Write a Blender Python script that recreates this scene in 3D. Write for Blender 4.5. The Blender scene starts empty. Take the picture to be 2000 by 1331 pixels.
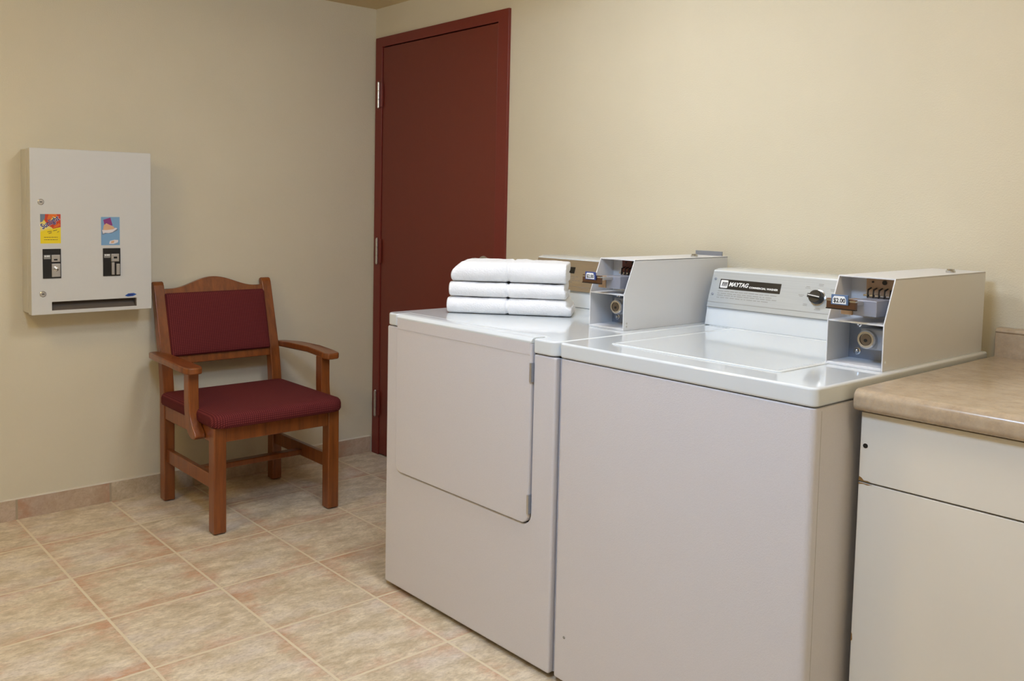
import bpy, bmesh, math, random
from mathutils import Vector, Matrix, noise
random.seed(7)
S = bpy.context.scene
COL = S.collection

# ---------------------------------------------------------------- camera
def add_camera():
    W = 2000.0
    px, py, yaw, pitch, roll = 876.276, 522.422, -0.887694, -0.069650, 0.016679
    f = 1754.95
    d = Vector((math.cos(pitch)*math.sin(yaw), math.cos(pitch)*math.cos(yaw), math.sin(pitch)))
    r = d.cross(Vector((0, 0, 1))).normalized()
    u = r.cross(d)
    r2 = r*math.cos(roll)+u*math.sin(roll)
    u2 = -r*math.sin(roll)+u*math.cos(roll)
    cam = bpy.data.cameras.new('camera')
    o = bpy.data.objects.new('camera', cam)
    COL.objects.link(o)
    m = Matrix((r2, u2, -d)).transposed().to_4x4()
    m.translation = Vector((3.748259, -2.561955, 1.264202))
    o.matrix_world = m
    cam.sensor_fit = 'HORIZONTAL'
    cam.sensor_width = 36.0
    cam.lens = f/W*36.0
    cam.shift_x = (1000-px)/W
    cam.shift_y = -(665.5-py)/W
    cam.clip_start = 0.02
    S.camera = o
add_camera()

# ---------------------------------------------------------------- world, light, exposure
w = bpy.data.worlds.new('world')
S.world = w
w.use_nodes = True
w.node_tree.nodes['Background'].inputs[0].default_value = (1.0, 0.95, 0.88, 1)
w.node_tree.nodes['Background'].inputs[1].default_value = 0.02
S.view_settings.view_transform = 'Standard'
S.view_settings.look = 'None'
S.view_settings.gamma = 1.0
S.view_settings.use_curve_mapping = False
S.view_settings.exposure = 0.0
CEIL = 2.222
RX, RY = 4.75, -4.3          # far sides of the room
# out-of-view lamps added to light the room; form and tints fitted to that
# added opal drum lamps on the ceiling: x, y, radiance (r, g, b)
LAMPS = [(2.70, -2.10, (30.0, 43.0, 66.0)),
         (1.20, -2.80, (25.0, 19.0, 9.0)),
         (3.40, -1.20, (17.0, 14.0, 10.0)),
         (1.90, -1.00, (23.5, 25.0, 28.0))]
LAMP_R, LAMP_H = 0.19, 0.10

# ---------------------------------------------------------------- materials
def lin(c):
    return tuple(((v/255)/12.92 if v/255 <= 0.04045 else ((v/255+0.055)/1.055)**2.4) for v in c)
class NT:
    def __init__(s, name):
        s.m = bpy.data.materials.new(name); s.m.use_nodes = True
        s.t = s.m.node_tree; s.b = s.t.nodes['Principled BSDF']
    def n(s, typ, **k):
        x = s.t.nodes.new(typ)
        for a, v in k.items():
            setattr(x, a, v)
        return x
    def l(s, a, b): s.t.links.new(a, b)
    def math(s, op, a, b=None, c=None):
        x = s.n('ShaderNodeMath', operation=op)
        for i, v in enumerate((a, b, c)):
            if v is None: continue
            if isinstance(v, (int, float)): x.inputs[i].default_value = v
            else: s.l(v, x.inputs[i])
        return x.outputs[0]
    def mix(s, fac, a, b, blend='MIX'):
        x = s.n('ShaderNodeMix', data_type='RGBA', blend_type=blend)
        for i, v in ((0, fac), (6, a), (7, b)):
            if isinstance(v, (int, float)): x.inputs[i].default_value = v
            elif isinstance(v, tuple): x.inputs[i].default_value = (*v[:3], 1)
            else: s.l(v, x.inputs[i])
        return x.outputs[2]
    def noise(s, vec, scale, detail=4, rough=0.55):
        x = s.n('ShaderNodeTexNoise')
        x.inputs['Scale'].default_value = scale; x.inputs['Detail'].default_value = detail
        x.inputs['Roughness'].default_value = rough
        s.l(vec, x.inputs['Vector'])
        return x.outputs['Fac']
    def ramp(s, v, a, b):
        x = s.n('ShaderNodeMapRange'); x.inputs[1].default_value = a; x.inputs[2].default_value = b
        s.l(v, x.inputs[0]); return x.outputs[0]
    def obj(s, scale=(1, 1, 1)):
        c = s.n('ShaderNodeTexCoord'); mp = s.n('ShaderNodeMapping')
        mp.inputs['Scale'].default_value = scale
        s.l(c.outputs['Object'], mp.inputs['Vector']); return mp.outputs[0]
    def bump(s, h, strength, dist=0.002):
        x = s.n('ShaderNodeBump'); x.inputs['Strength'].default_value = strength
        x.inputs['Distance'].default_value = dist
        s.l(h, x.inputs['Height']); s.l(x.outputs[0], s.b.inputs['Normal'])
def simple(name, col, rough=0.5, metal=0.0, coat=0.0, noise_amt=0.04, nscale=60, bump=0.0, bscale=300):
    t = NT(name)
    v = t.obj()
    c = lin(col)
    dark = tuple(x*(1-noise_amt) for x in c); lite = tuple(min(1, x*(1+noise_amt)) for x in c)
    t.l(t.mix(t.noise(v, nscale), dark, lite), t.b.inputs['Base Color'])
    t.b.inputs['Roughness'].default_value = rough
    t.b.inputs['Metallic'].default_value = metal
    t.b.inputs['Coat Weight'].default_value = coat
    t.b.inputs['Coat Roughness'].default_value = 0.08
    if bump: t.bump(t.noise(v, bscale, 2), bump, 0.001)
    return t.m
M = {}
def wall_mat():
    t = NT('wall_paint')
    v = t.obj()
    t.l(t.mix(t.noise(v, 3.0, 3), lin((211, 201, 174)), lin((219, 209, 183))), t.b.inputs['Base Color'])
    t.b.inputs['Roughness'].default_value = 0.75
    t.bump(t.noise(v, 230, 3, 0.65), 0.7, 0.0016)
    return t.m
M['wall'] = wall_mat()
M['ceiling'] = simple('ceiling_paint', (216, 198, 158), 0.9, bump=0.3, bscale=200)
M['enamel'] = simple('white_enamel', (220, 225, 226), 0.09, coat=0.5, noise_amt=0.01)
M['enamel_front'] = simple('textured_enamel', (214, 210, 211), 0.38, noise_amt=0.06, nscale=420, bump=0.35, bscale=500)
M['cabinet_white'] = simple('white_laminate', (226, 219, 204), 0.42, noise_amt=0.01)
M['box_white'] = simple('painted_steel', (218, 218, 218), 0.35, noise_amt=0.015, nscale=400)
M['disp_white'] = simple('dispenser_paint', (208, 206, 199), 0.5, noise_amt=0.01)
M['gap'] = simple('gap_rubber', (30, 28, 26), 0.8)
M['black'] = simple('black_plastic', (22, 20, 18), 0.35)
M['black_print'] = simple('black_print', (26, 22, 20), 0.5)
M['grey_print'] = simple('grey_print', (140, 138, 132), 0.5)
M['steel'] = simple('galvanised_steel', (150, 155, 165), 0.42, metal=0.6, noise_amt=0.08)
M['chassis'] = simple('zinc_casting', (158, 162, 176), 0.35, metal=0.4)
M['chrome'] = simple('chrome', (205, 205, 205), 0.14, metal=1.0)
M['satin'] = simple('satin_metal', (200, 196, 190), 0.3, metal=0.9)
M['slide'] = simple('dull_nickel', (118, 90, 72), 0.3, metal=0.85)
M['tanplate'] = simple('tan_plate', (176, 148, 120), 0.4, metal=0.3)
M['rustplate'] = simple('rust_brown_plate', (95, 45, 35), 0.45)
M['lockface'] = simple('worn_lock_face', (110, 98, 84), 0.35, metal=0.8)
M['brass'] = simple('aged_brass', (140, 120, 85), 0.35, metal=0.9)
M['white_print'] = simple('white_print', (235, 235, 232), 0.5)
M['blue_print'] = simple('blue_print', (52, 70, 130), 0.45)
M['steelblue'] = simple('steel_blue_print', (88, 112, 145), 0.4)
M['door_red'] = simple('oxblood_door_paint', (113, 46, 33), 0.38, noise_amt=0.05, nscale=25, bump=0.15, bscale=250)
M['frame_red'] = simple('oxblood_frame_paint', (118, 44, 34), 0.35, noise_amt=0.04, bump=0.1)
M['caulk'] = simple('pale_caulk', (214, 204, 184), 0.7)
M['tray'] = simple('dark_tray', (92, 82, 72), 0.55)
M['logo_blue'] = simple('logo_blue', (30, 82, 160), 0.45)
M['yellow'] = simple('sticker_yellow', (236, 208, 20), 0.45)
M['paleyellow'] = simple('sticker_pale_yellow', (236, 214, 110), 0.45)
M['orange'] = simple('sticker_orange', (226, 110, 20), 0.45, noise_amt=0.3, nscale=120)
M['red'] = simple('sticker_red', (200, 62, 22), 0.45, noise_amt=0.2, nscale=150)
M['greyblue'] = simple('sticker_grey_blue', (110, 124, 140), 0.45)
M['navy'] = simple('sticker_navy', (42, 40, 110), 0.45)
M['skyblue'] = simple('sticker_sky_blue', (122, 162, 196), 0.45)
M['purple'] = simple('sticker_purple', (140, 52, 120), 0.45, noise_amt=0.2, nscale=200)
M['peach'] = simple('sticker_peach', (216, 170, 130), 0.45)
M['linen'] = simple('sticker_white_cloth', (222, 214, 214), 0.5, noise_amt=0.08, nscale=400)
M['beige_print'] = simple('beige_print', (190, 172, 110), 0.5)
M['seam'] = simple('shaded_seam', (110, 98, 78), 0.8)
M['seam_light'] = simple('folded_edge', (184, 178, 172), 0.5)
M['chip'] = simple('bare_board_chip', (140, 104, 52), 0.8)
def brushed(name, c0, c1, metal, rough):
    t = NT(name)
    v = t.obj((6, 1, 900))
    t.l(t.mix(t.noise(v, 1.0, 3), lin(c0), lin(c1)), t.b.inputs['Base Color'])
    t.b.inputs['Metallic'].default_value = metal
    t.b.inputs['Roughness'].default_value = rough
    return t.m
M['brushed'] = brushed('brushed_metal_grey', (166, 170, 170), (192, 196, 195), 0.25, 0.42)  # washer copy of the panel metal, greyer and less metallic against tan reflections
M['brushed_warm'] = brushed('brushed_metal_tan_reflection', (186, 176, 162), (206, 196, 182), 0.9, 0.28)  # dryer copy of the same metal, tan reflection put into its colour
def wood():
    t = NT('stained_wood')
    v = t.obj((40, 40, 3.0))
    n1 = t.noise(v, 1.0, 6, 0.65)
    v2 = t.obj((3, 3, 1))
    n2 = t.noise(v2, 2.0, 2)
    c = t.mix(t.ramp(n1, 0.3, 0.7), lin((104, 54, 20)), lin((154, 87, 35)))
    c = t.mix(t.math('MULTIPLY', n2, 0.4), c, lin((118, 56, 24)))
    t.l(c, t.b.inputs['Base Color'])
    t.b.inputs['Roughness'].default_value = 0.3
    t.b.inputs['Coat Weight'].default_value = 0.25
    t.b.inputs['Coat Roughness'].default_value = 0.2
    t.bump(n1, 0.1, 0.001)
    return t.m
M['wood'] = wood()
def fabric():
    t = NT('maroon_weave')
    c = t.n('ShaderNodeTexCoord'); sx = t.n('ShaderNodeSeparateXYZ'); t.l(c.outputs['Object'], sx.inputs[0])
    k = 2*math.pi/0.0084
    rows = t.math('SINE', t.math('MULTIPLY', t.math('SUBTRACT', sx.outputs[2], sx.outputs[0]), k))
    cols = t.math('SINE', t.math('MULTIPLY', sx.outputs[1], k))
    fac = t.ramp(t.math('ADD', rows, cols), -0.2, 1.9)
    n = t.noise(t.obj(), 900, 2)
    col = t.mix(fac, lin((96, 34, 34)), lin((150, 68, 64)))
    col = t.mix(t.math('MULTIPLY', n, 0.5), col, lin((70, 26, 34)))
    t.l(col, t.b.inputs['Base Color'])
    t.b.inputs['Roughness'].default_value = 0.85
    t.b.inputs['Sheen Weight'].default_value = 0.0
    t.b.inputs['Specular IOR Level'].default_value = 0.2
    t.bump(t.math('ADD', fac, n), 0.4, 0.0015)
    return t.m
M['fabric'] = fabric()
def terry():
    t = NT('white_terry')
    v = t.obj()
    n = t.noise(v, 260, 3, 0.7)
    n2 = t.noise(v, 30, 3)
    t.l(t.mix(n2, lin((243, 243, 243)), lin((250, 250, 251))), t.b.inputs['Base Color'])
    t.b.inputs['Roughness'].default_value = 0.95
    t.b.inputs['Sheen Weight'].default_value = 0.3
    t.bump(n, 0.9, 0.004)
    return t.m
M['terry'] = terry()
def counter_mat():
    t = NT('beige_laminate')
    v = t.obj()
    n = t.noise(v, 28, 6, 0.7); n2 = t.noise(v, 120, 3, 0.7)
    c = t.mix(t.ramp(n, 0.3, 0.7), lin((163, 143, 118)), lin((188, 170, 145)))
    c = t.mix(t.math('MULTIPLY', t.ramp(n2, 0.45, 0.7), 0.5), c, lin((194, 168, 134)))
    t.l(c, t.b.inputs['Base Color'])
    t.b.inputs['Roughness'].default_value = 0.2
    return t.m
M['counter'] = counter_mat()
TX, TY, TSX, TSY = 0.338, -1.686, 0.366, 0.3636
def tile_mat(name, base_only=False):
    t = NT(name)
    c = t.n('ShaderNodeTexCoord'); sp = t.n('ShaderNodeSeparateXYZ'); t.l(c.outputs['Object'], sp.inputs[0])
    ux = t.math('DIVIDE', t.math('SUBTRACT', sp.outputs[0], TX), TSX)
    uy = t.math('DIVIDE', t.math('SUBTRACT', sp.outputs[1], TY), TSY)
    ix, iy = t.math('FLOOR', ux), t.math('FLOOR', uy)
    fx, fy = t.math('FRACT', ux), t.math('FRACT', uy)
    def edge(f): return t.math('MINIMUM', f, t.math('SUBTRACT', 1.0, f))
    ed = edge(fy) if base_only else t.math('MINIMUM', edge(fx), edge(fy))
    cmb = t.n('ShaderNodeCombineXYZ')
    if not base_only: t.l(ix, cmb.inputs[0])
    t.l(iy, cmb.inputs[1])
    wn = t.n('ShaderNodeTexWhiteNoise', noise_dimensions='2D'); t.l(cmb.outputs[0], wn.inputs['Vector'])
    off = t.n('ShaderNodeVectorMath', operation='SCALE'); t.l(wn.outputs['Color'], off.inputs[0]); off.inputs['Scale'].default_value = 37.0
    pos = t.n('ShaderNodeVectorMath', operation='ADD'); t.l(c.outputs['Object'], pos.inputs[0]); t.l(off.outputs[0], pos.inputs[1])
    wob = t.noise(pos.outputs[0], 60, 2)
    grout = t.ramp(t.math('ADD', ed, t.math('MULTIPLY', t.math('SUBTRACT', wob, 0.5), 0.004)), 0.0085, 0.015)
    st = t.n('ShaderNodeMapping'); st.inputs['Scale'].default_value = (1.9, 0.85, 1.0); t.l(pos.outputs[0], st.inputs[0])
    n1 = t.noise(st.outputs[0], 3.6, 7, 0.72)
    n2 = t.noise(st.outputs[0], 13, 6, 0.75)
    n3 = t.noise(st.outputs[0], 75, 4, 0.7)
    wv = wn.outputs['Value']
    col = t.mix(t.ramp(n2, 0.38, 0.64), lin((198, 179, 146)), lin((238, 223, 196)))
    n4 = t.noise(st.outputs[0], 4.3, 4, 0.6)
    col = t.mix(t.math('MULTIPLY', t.ramp(n4, 0.50, 0.70), 0.6), col, lin((230, 219, 210)))
    # terracotta blush, stronger towards the rims of some tiles
    rim = t.math('SUBTRACT', 0.16, t.math('MULTIPLY', t.math('MINIMUM', ed, 0.2), 0.9))
    pk = t.ramp(t.math('ADD', t.math('ADD', n1, rim), t.math('MULTIPLY', wv, 0.10)), 0.60, 0.80)
    pk = t.math('MULTIPLY', pk, t.ramp(t.noise(st.outputs[0], 22, 4, 0.7), 0.25, 0.6))
    col = t.mix(pk, col, lin((204, 156, 122)))
    gy = t.ramp(t.noise(st.outputs[0], 7.0, 5, 0.7), 0.52, 0.74)
    col = t.mix(t.math('MULTIPLY', gy, 0.35), col, lin((172, 156, 128)))
    col = t.mix(t.math('MULTIPLY', t.ramp(n3, 0.45, 0.72), 0.5), col, lin((156, 138, 110)))
    if base_only:
        col = t.mix(t.math('MULTIPLY', t.ramp(wv, 0.3, 0.7), 0.35), col, lin((190, 142, 118)))
        col = t.mix(0.35, col, lin((150, 130, 106)))
    col = t.mix(grout, lin((170, 154, 128) if base_only else (226, 211, 180)), col)
    t.l(col, t.b.inputs['Base Color'])
    t.b.inputs['Roughness'].default_value = 0.42
    h = t.math('ADD', grout, t.math('MULTIPLY', n2, 0.25))
    t.bump(h, 0.35, 0.0015)
    return t.m
M['tile'] = tile_mat('floor_tile')
M['tile_base'] = tile_mat('skirting_tile', True)
def emit(name, col, s):
    t = NT(name)
    t.b.inputs['Base Color'].default_value = (*col, 1)
    t.b.inputs['Emission Color'].default_value = (*col, 1)
    t.b.inputs['Emission Strength'].default_value = s
    return t.m

# ---------------------------------------------------------------- mesh helpers
def rr(x0, x1, y0, y1, r, inset=0.0, seg=6):
    """rounded rectangle outline, counter-clockwise; r = one radius or (bl, br, tr, tl)"""
    if isinstance(r, (int, float)): r = (r,)*4
    x0 += inset; x1 -= inset; y0 += inset; y1 -= inset
    r = [max(0.0004, a-inset) for a in r]
    out = []
    for (cx, cy, a0, q) in ((x0+r[0], y0+r[0], 180, r[0]), (x1-r[1], y0+r[1], 270, r[1]),
                            (x1-r[2], y1-r[2], 0, r[2]), (x0+r[3], y1-r[3], 90, r[3])):
        for i in range(seg+1):
            a = math.radians(a0+90*i/seg)
            out.append((cx+q*math.cos(a), cy+q*math.sin(a)))
    return out
class MB:
    def __init__(s): s.bm = bmesh.new()
    def faces(s, vs, fs):
        v = [s.bm.verts.new(p) for p in vs]
        for f in fs:
            try: s.bm.faces.new([v[i] for i in f])
            except ValueError: pass
        return s
    def box(s, x0, x1, y0, y1, z0, z1):
        vs = [(x, y, z) for x in (x0, x1) for y in (y0, y1) for z in (z0, z1)]
        return s.faces(vs, [(0, 1, 3, 2), (4, 6, 7, 5), (0, 4, 5, 1), (2, 3, 7, 6), (0, 2, 6, 4), (1, 5, 7, 3)])
    def prism(s, pts, axis, a, b, fn=None):
        """polygon pts in the two other axes (in order), extruded along axis from a to b"""
        def P(p, t):
            q = {'x': (t, p[0], p[1]), 'y': (p[0], t, p[1]), 'z': (p[0], p[1], t)}[axis]
            return fn(q) if fn else q
        n = len(pts)
        vs = [P(p, a) for p in pts]+[P(p, b) for p in pts]
        fs = [tuple(range(n))[::-1], tuple(range(n, 2*n))]+[(i, (i+1) % n, n+(i+1) % n, n+i) for i in range(n)]
        return s.faces(vs, fs)
    def loft(s, rings, cap=True):
        n = len(rings[0]); vs = [p for r in rings for p in r]; fs = []
        for k in range(len(rings)-1):
            fs += [(k*n+i, k*n+(i+1) % n, (k+1)*n+(i+1) % n, (k+1)*n+i) for i in range(n)]
        if cap: fs += [tuple(range(n))[::-1], tuple(range((len(rings)-1)*n, len(rings)*n))]
        return s.faces(vs, fs)
    def cyl(s, p0, p1, r, r1=None, n=20):
        p0, p1 = Vector(p0), Vector(p1); d = (p1-p0).normalized()
        a = d.orthogonal().normalized(); b = d.cross(a)
        r1 = r if r1 is None else r1
        ring = lambda p, q: [tuple(p+(a*math.cos(2*math.pi*i/n)+b*math.sin(2*math.pi*i/n))*q) for i in range(n)]
        return s.loft([ring(p0, r), ring(p1, r1)])
    def turned(s, p, d, prof, n=24):
        """prof: (distance along d, radius)"""
        p, d = Vector(p), Vector(d).normalized(); a = d.orthogonal().normalized(); b = d.cross(a)
        return s.loft([[tuple(p+d*h+(a*math.cos(2*math.pi*i/n)+b*math.sin(2*math.pi*i/n))*q) for i in range(n)] for h, q in prof])
    def build(s, name, mat, parent=None, bevel=0.0, seg=3, smooth=True, angle=35):
        bmesh.ops.recalc_face_normals(s.bm, faces=s.bm.faces[:])
        me = bpy.data.meshes.new(name); s.bm.to_mesh(me); s.bm.free()
        me.materials.append(M[mat] if isinstance(mat, str) else mat)
        o = bpy.data.objects.new(name, me); COL.objects.link(o)
        if parent: o.parent = parent
        if bevel:
            b = o.modifiers.new('bevel', 'BEVEL'); b.width = bevel; b.segments = seg
            b.limit_method = 'ANGLE'; b.angle_limit = math.radians(angle); b.harden_normals = True
        if smooth:
            me.polygons.foreach_set('use_smooth', [True]*len(me.polygons))
            if not bevel:
                me.set_sharp_from_angle(angle=math.radians(angle))
        me.update()
        return o
def tag(o, label, cat, group=None):
    o['label'] = label; o['category'] = cat
    if group: o['group'] = group
    return o
def thing(name, loc, label, cat, rz=0.0, group=None):
    o = bpy.data.objects.new(name, None); COL.objects.link(o)
    o.empty_display_size = 0.1
    o.location = loc; o.rotation_euler = (0, 0, rz)
    return tag(o, label, cat, group)
def struct(o):
    o['kind'] = 'structure'; return o
def text(body, name, origin, u, v, size, mat, parent, bold=0.0, shear=0.0, width=None, align='LEFT', depth=0.0002):
    """flat lettering on the plane through origin with reading direction u and up direction v"""
    cu = bpy.data.curves.new(name, 'FONT'); cu.body = body; cu.size = size; cu.extrude = depth
    cu.offset = bold; cu.shear = shear; cu.align_x = align; cu.resolution_u = 3
    tmp = bpy.data.objects.new(name+'_curve', cu); COL.objects.link(tmp)
    bpy.context.view_layer.update()
    me = bpy.data.meshes.new_from_object(tmp.evaluated_get(bpy.context.evaluated_depsgraph_get()))
    bpy.data.objects.remove(tmp); bpy.data.curves.remove(cu)
    u, v = Vector(u).normalized(), Vector(v).normalized(); n = u.cross(v)
    sx = 1.0
    if width:
        w0 = max(p.co.x for p in me.vertices)-min(p.co.x for p in me.vertices); sx = width/w0
    for p in me.vertices:
        p.co = Vector(origin)+u*p.co.x*sx+v*p.co.y+n*p.co.z
    me.materials.clear(); me.materials.append(M[mat])
    o = bpy.data.objects.new(name, me); COL.objects.link(o); o.parent = parent
    return o
def quad(mb, origin, u, v, pts, t=0.0003, lift=0.0):
    """flat shape pts (in u,v coordinates) of thickness t on a plane"""
    u, v = Vector(u).normalized(), Vector(v).normalized(); n = u.cross(v); o = Vector(origin)
    def P(a, b, h): return tuple(o+u*a+v*b+n*h)
    k = len(pts)
    vs = [P(a, b, lift) for a, b in pts]+[P(a, b, lift+t) for a, b in pts]
    fs = [tuple(range(k))[::-1], tuple(range(k, 2*k))]+[(i, (i+1) % k, k+(i+1) % k, k+i) for i in range(k)]
    mb.faces(vs, fs); return mb
def R4(a0, a1, b0, b1): return [(a0, b0), (a1, b0), (a1, b1), (a0, b1)]

# ================================================================ ROOM
struct(MB().box(-0.12, RX+0.12, RY-0.12, 0.12, -0.05, 0.0).build('floor', 'tile', smooth=False))
struct(MB().box(-0.12, 0, RY-0.12, 0.12, 0, CEIL+0.12).build('wall_left', 'wall', smooth=False))
# back wall with the door opening
DX0, DX1, DZ = 0.018, 0.981, 2.076
wb = MB()
wb.box(0, DX0+0.004, 0, 0.12, 0, CEIL+0.12); wb.box(DX1-0.004, RX, 0, 0.12, 0, CEIL+0.12)
wb.box(DX0+0.004, DX1-0.004, 0, 0.12, DZ-0.004, CEIL+0.12)
struct(wb.build('wall_back', 'wall', smooth=False))
struct(MB().box(RX, RX+0.12, RY-0.12, 0.12, 0, CEIL+0.12).build('wall_right', 'wall', smooth=False))
struct(MB().box(0, RX, RY-0.12, RY, 0, CEIL+0.12).build('wall_front', 'wall', smooth=False))
struct(MB().box(0.0, RX, RY, 0.0, CEIL, CEIL+0.12).build('ceiling', 'ceiling', smooth=False))
# tile skirting on the left wall
struct(MB().box(0.0, 0.010, RY, -0.014, 0, 0.081).build('baseboard_left', 'tile_base', smooth=False))
struct(MB().prism([(0.0, 0.081), (0.011, 0.081), (0.009, 0.0835), (0.0, 0.0855)], 'y', RY, -0.014).build('trim_1', 'caulk', smooth=False))
struct(MB().box(DX1+0.002, 1.36, -0.010, 0.0, 0, 0.081).build('baseboard_back', 'tile_base', smooth=False))

# door
d = bpy.data.objects.new('door_1', None); COL.objects.link(d); struct(d); d.location = (0, 0, 0)
FI0, FI1, FIT = 0.074, 0.916, 2.029
fr = MB().prism([(DX0, 0), (FI0, 0), (FI0, FIT), (FI1, FIT), (FI1, 0), (DX1, 0), (DX1, DZ), (DX0, DZ)], 'y', -0.013, 0.11)
fr.build('door_frame', 'frame_red', d, bevel=0.0018, seg=2)
MB().box(FI0+0.004, FI1-0.004, -0.0085, 0.034, 0.006, FIT-0.004).build('door_panel', 'door_red', d, bevel=0.002, seg=2)
MB().box(FI0, FI1, 0.036, 0.05, 0, FIT).build('door_stop', 'black', d)
for z0, z1 in ((1.735, 1.858), (0.966, 1.090), (0.199, 0.325)):
    h = MB()
    x, y = 0.060, -0.0235
    for k in range(3):
        a = z0+(z1-z0)*k/3; b = z0+(z1-z0)*(k+1)/3-0.0012
        h.cyl((x, y, a), (x, y, b), 0.0070)
    h.cyl((x, y, z0-0.004), (x, y, z0), 0.004, 0.0055); h.cyl((x, y, z1), (x, y, z1+0.004), 0.0055, 0.004)
    hg = h.build('hinge', 'satin', d)
    MB().box(0.0585, FI0+0.012, -0.0185, -0.0125, z0+0.003, z1-0.003).build('hinge_leaf', 'frame_red', hg)
kx, kz = 0.850, 1.013
kn = MB().turned((kx, -0.0085, kz), (0, -1, 0), [(0, 0.034), (0.006, 0.033), (0.010, 0.024), (0.013, 0.013), (0.032, 0.012), (0.038, 0.020), (0.048, 0.027), (0.060, 0.027), (0.068, 0.020), (0.071, 0.008)])
kn.build('door_knob', 'satin', d)

# added ceiling lights, none in view
WHERE = ('over the floor in front of the washer', 'over the open floor, farthest from the door wall', 'over the worktop', 'over the dryer')
for i, (cx, cy, rgb) in enumerate(LAMPS):
    cl = thing('added_ceiling_light', (cx, cy, CEIL), 'added round opal ceiling light '+WHERE[i], 'ceiling light', group='added round ceiling lights')
    MB().turned((0, 0, 0), (0, 0, -1), [(0, LAMP_R+0.012), (0.016, LAMP_R+0.012), (0.018, LAMP_R+0.004)], 40).build('ceiling_rose', 'box_white', cl)
    k = max(rgb)
    MB().turned((0, 0, -0.0185), (0, 0, -1), [(0, LAMP_R-0.004), (0.004, LAMP_R), (LAMP_H-0.025, LAMP_R), (LAMP_H-0.008, LAMP_R-0.014), (LAMP_H, LAMP_R-0.05)], 40).build(
        'diffuser', emit('lamp_diffuser', tuple(c/k for c in rgb), k), cl)

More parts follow.
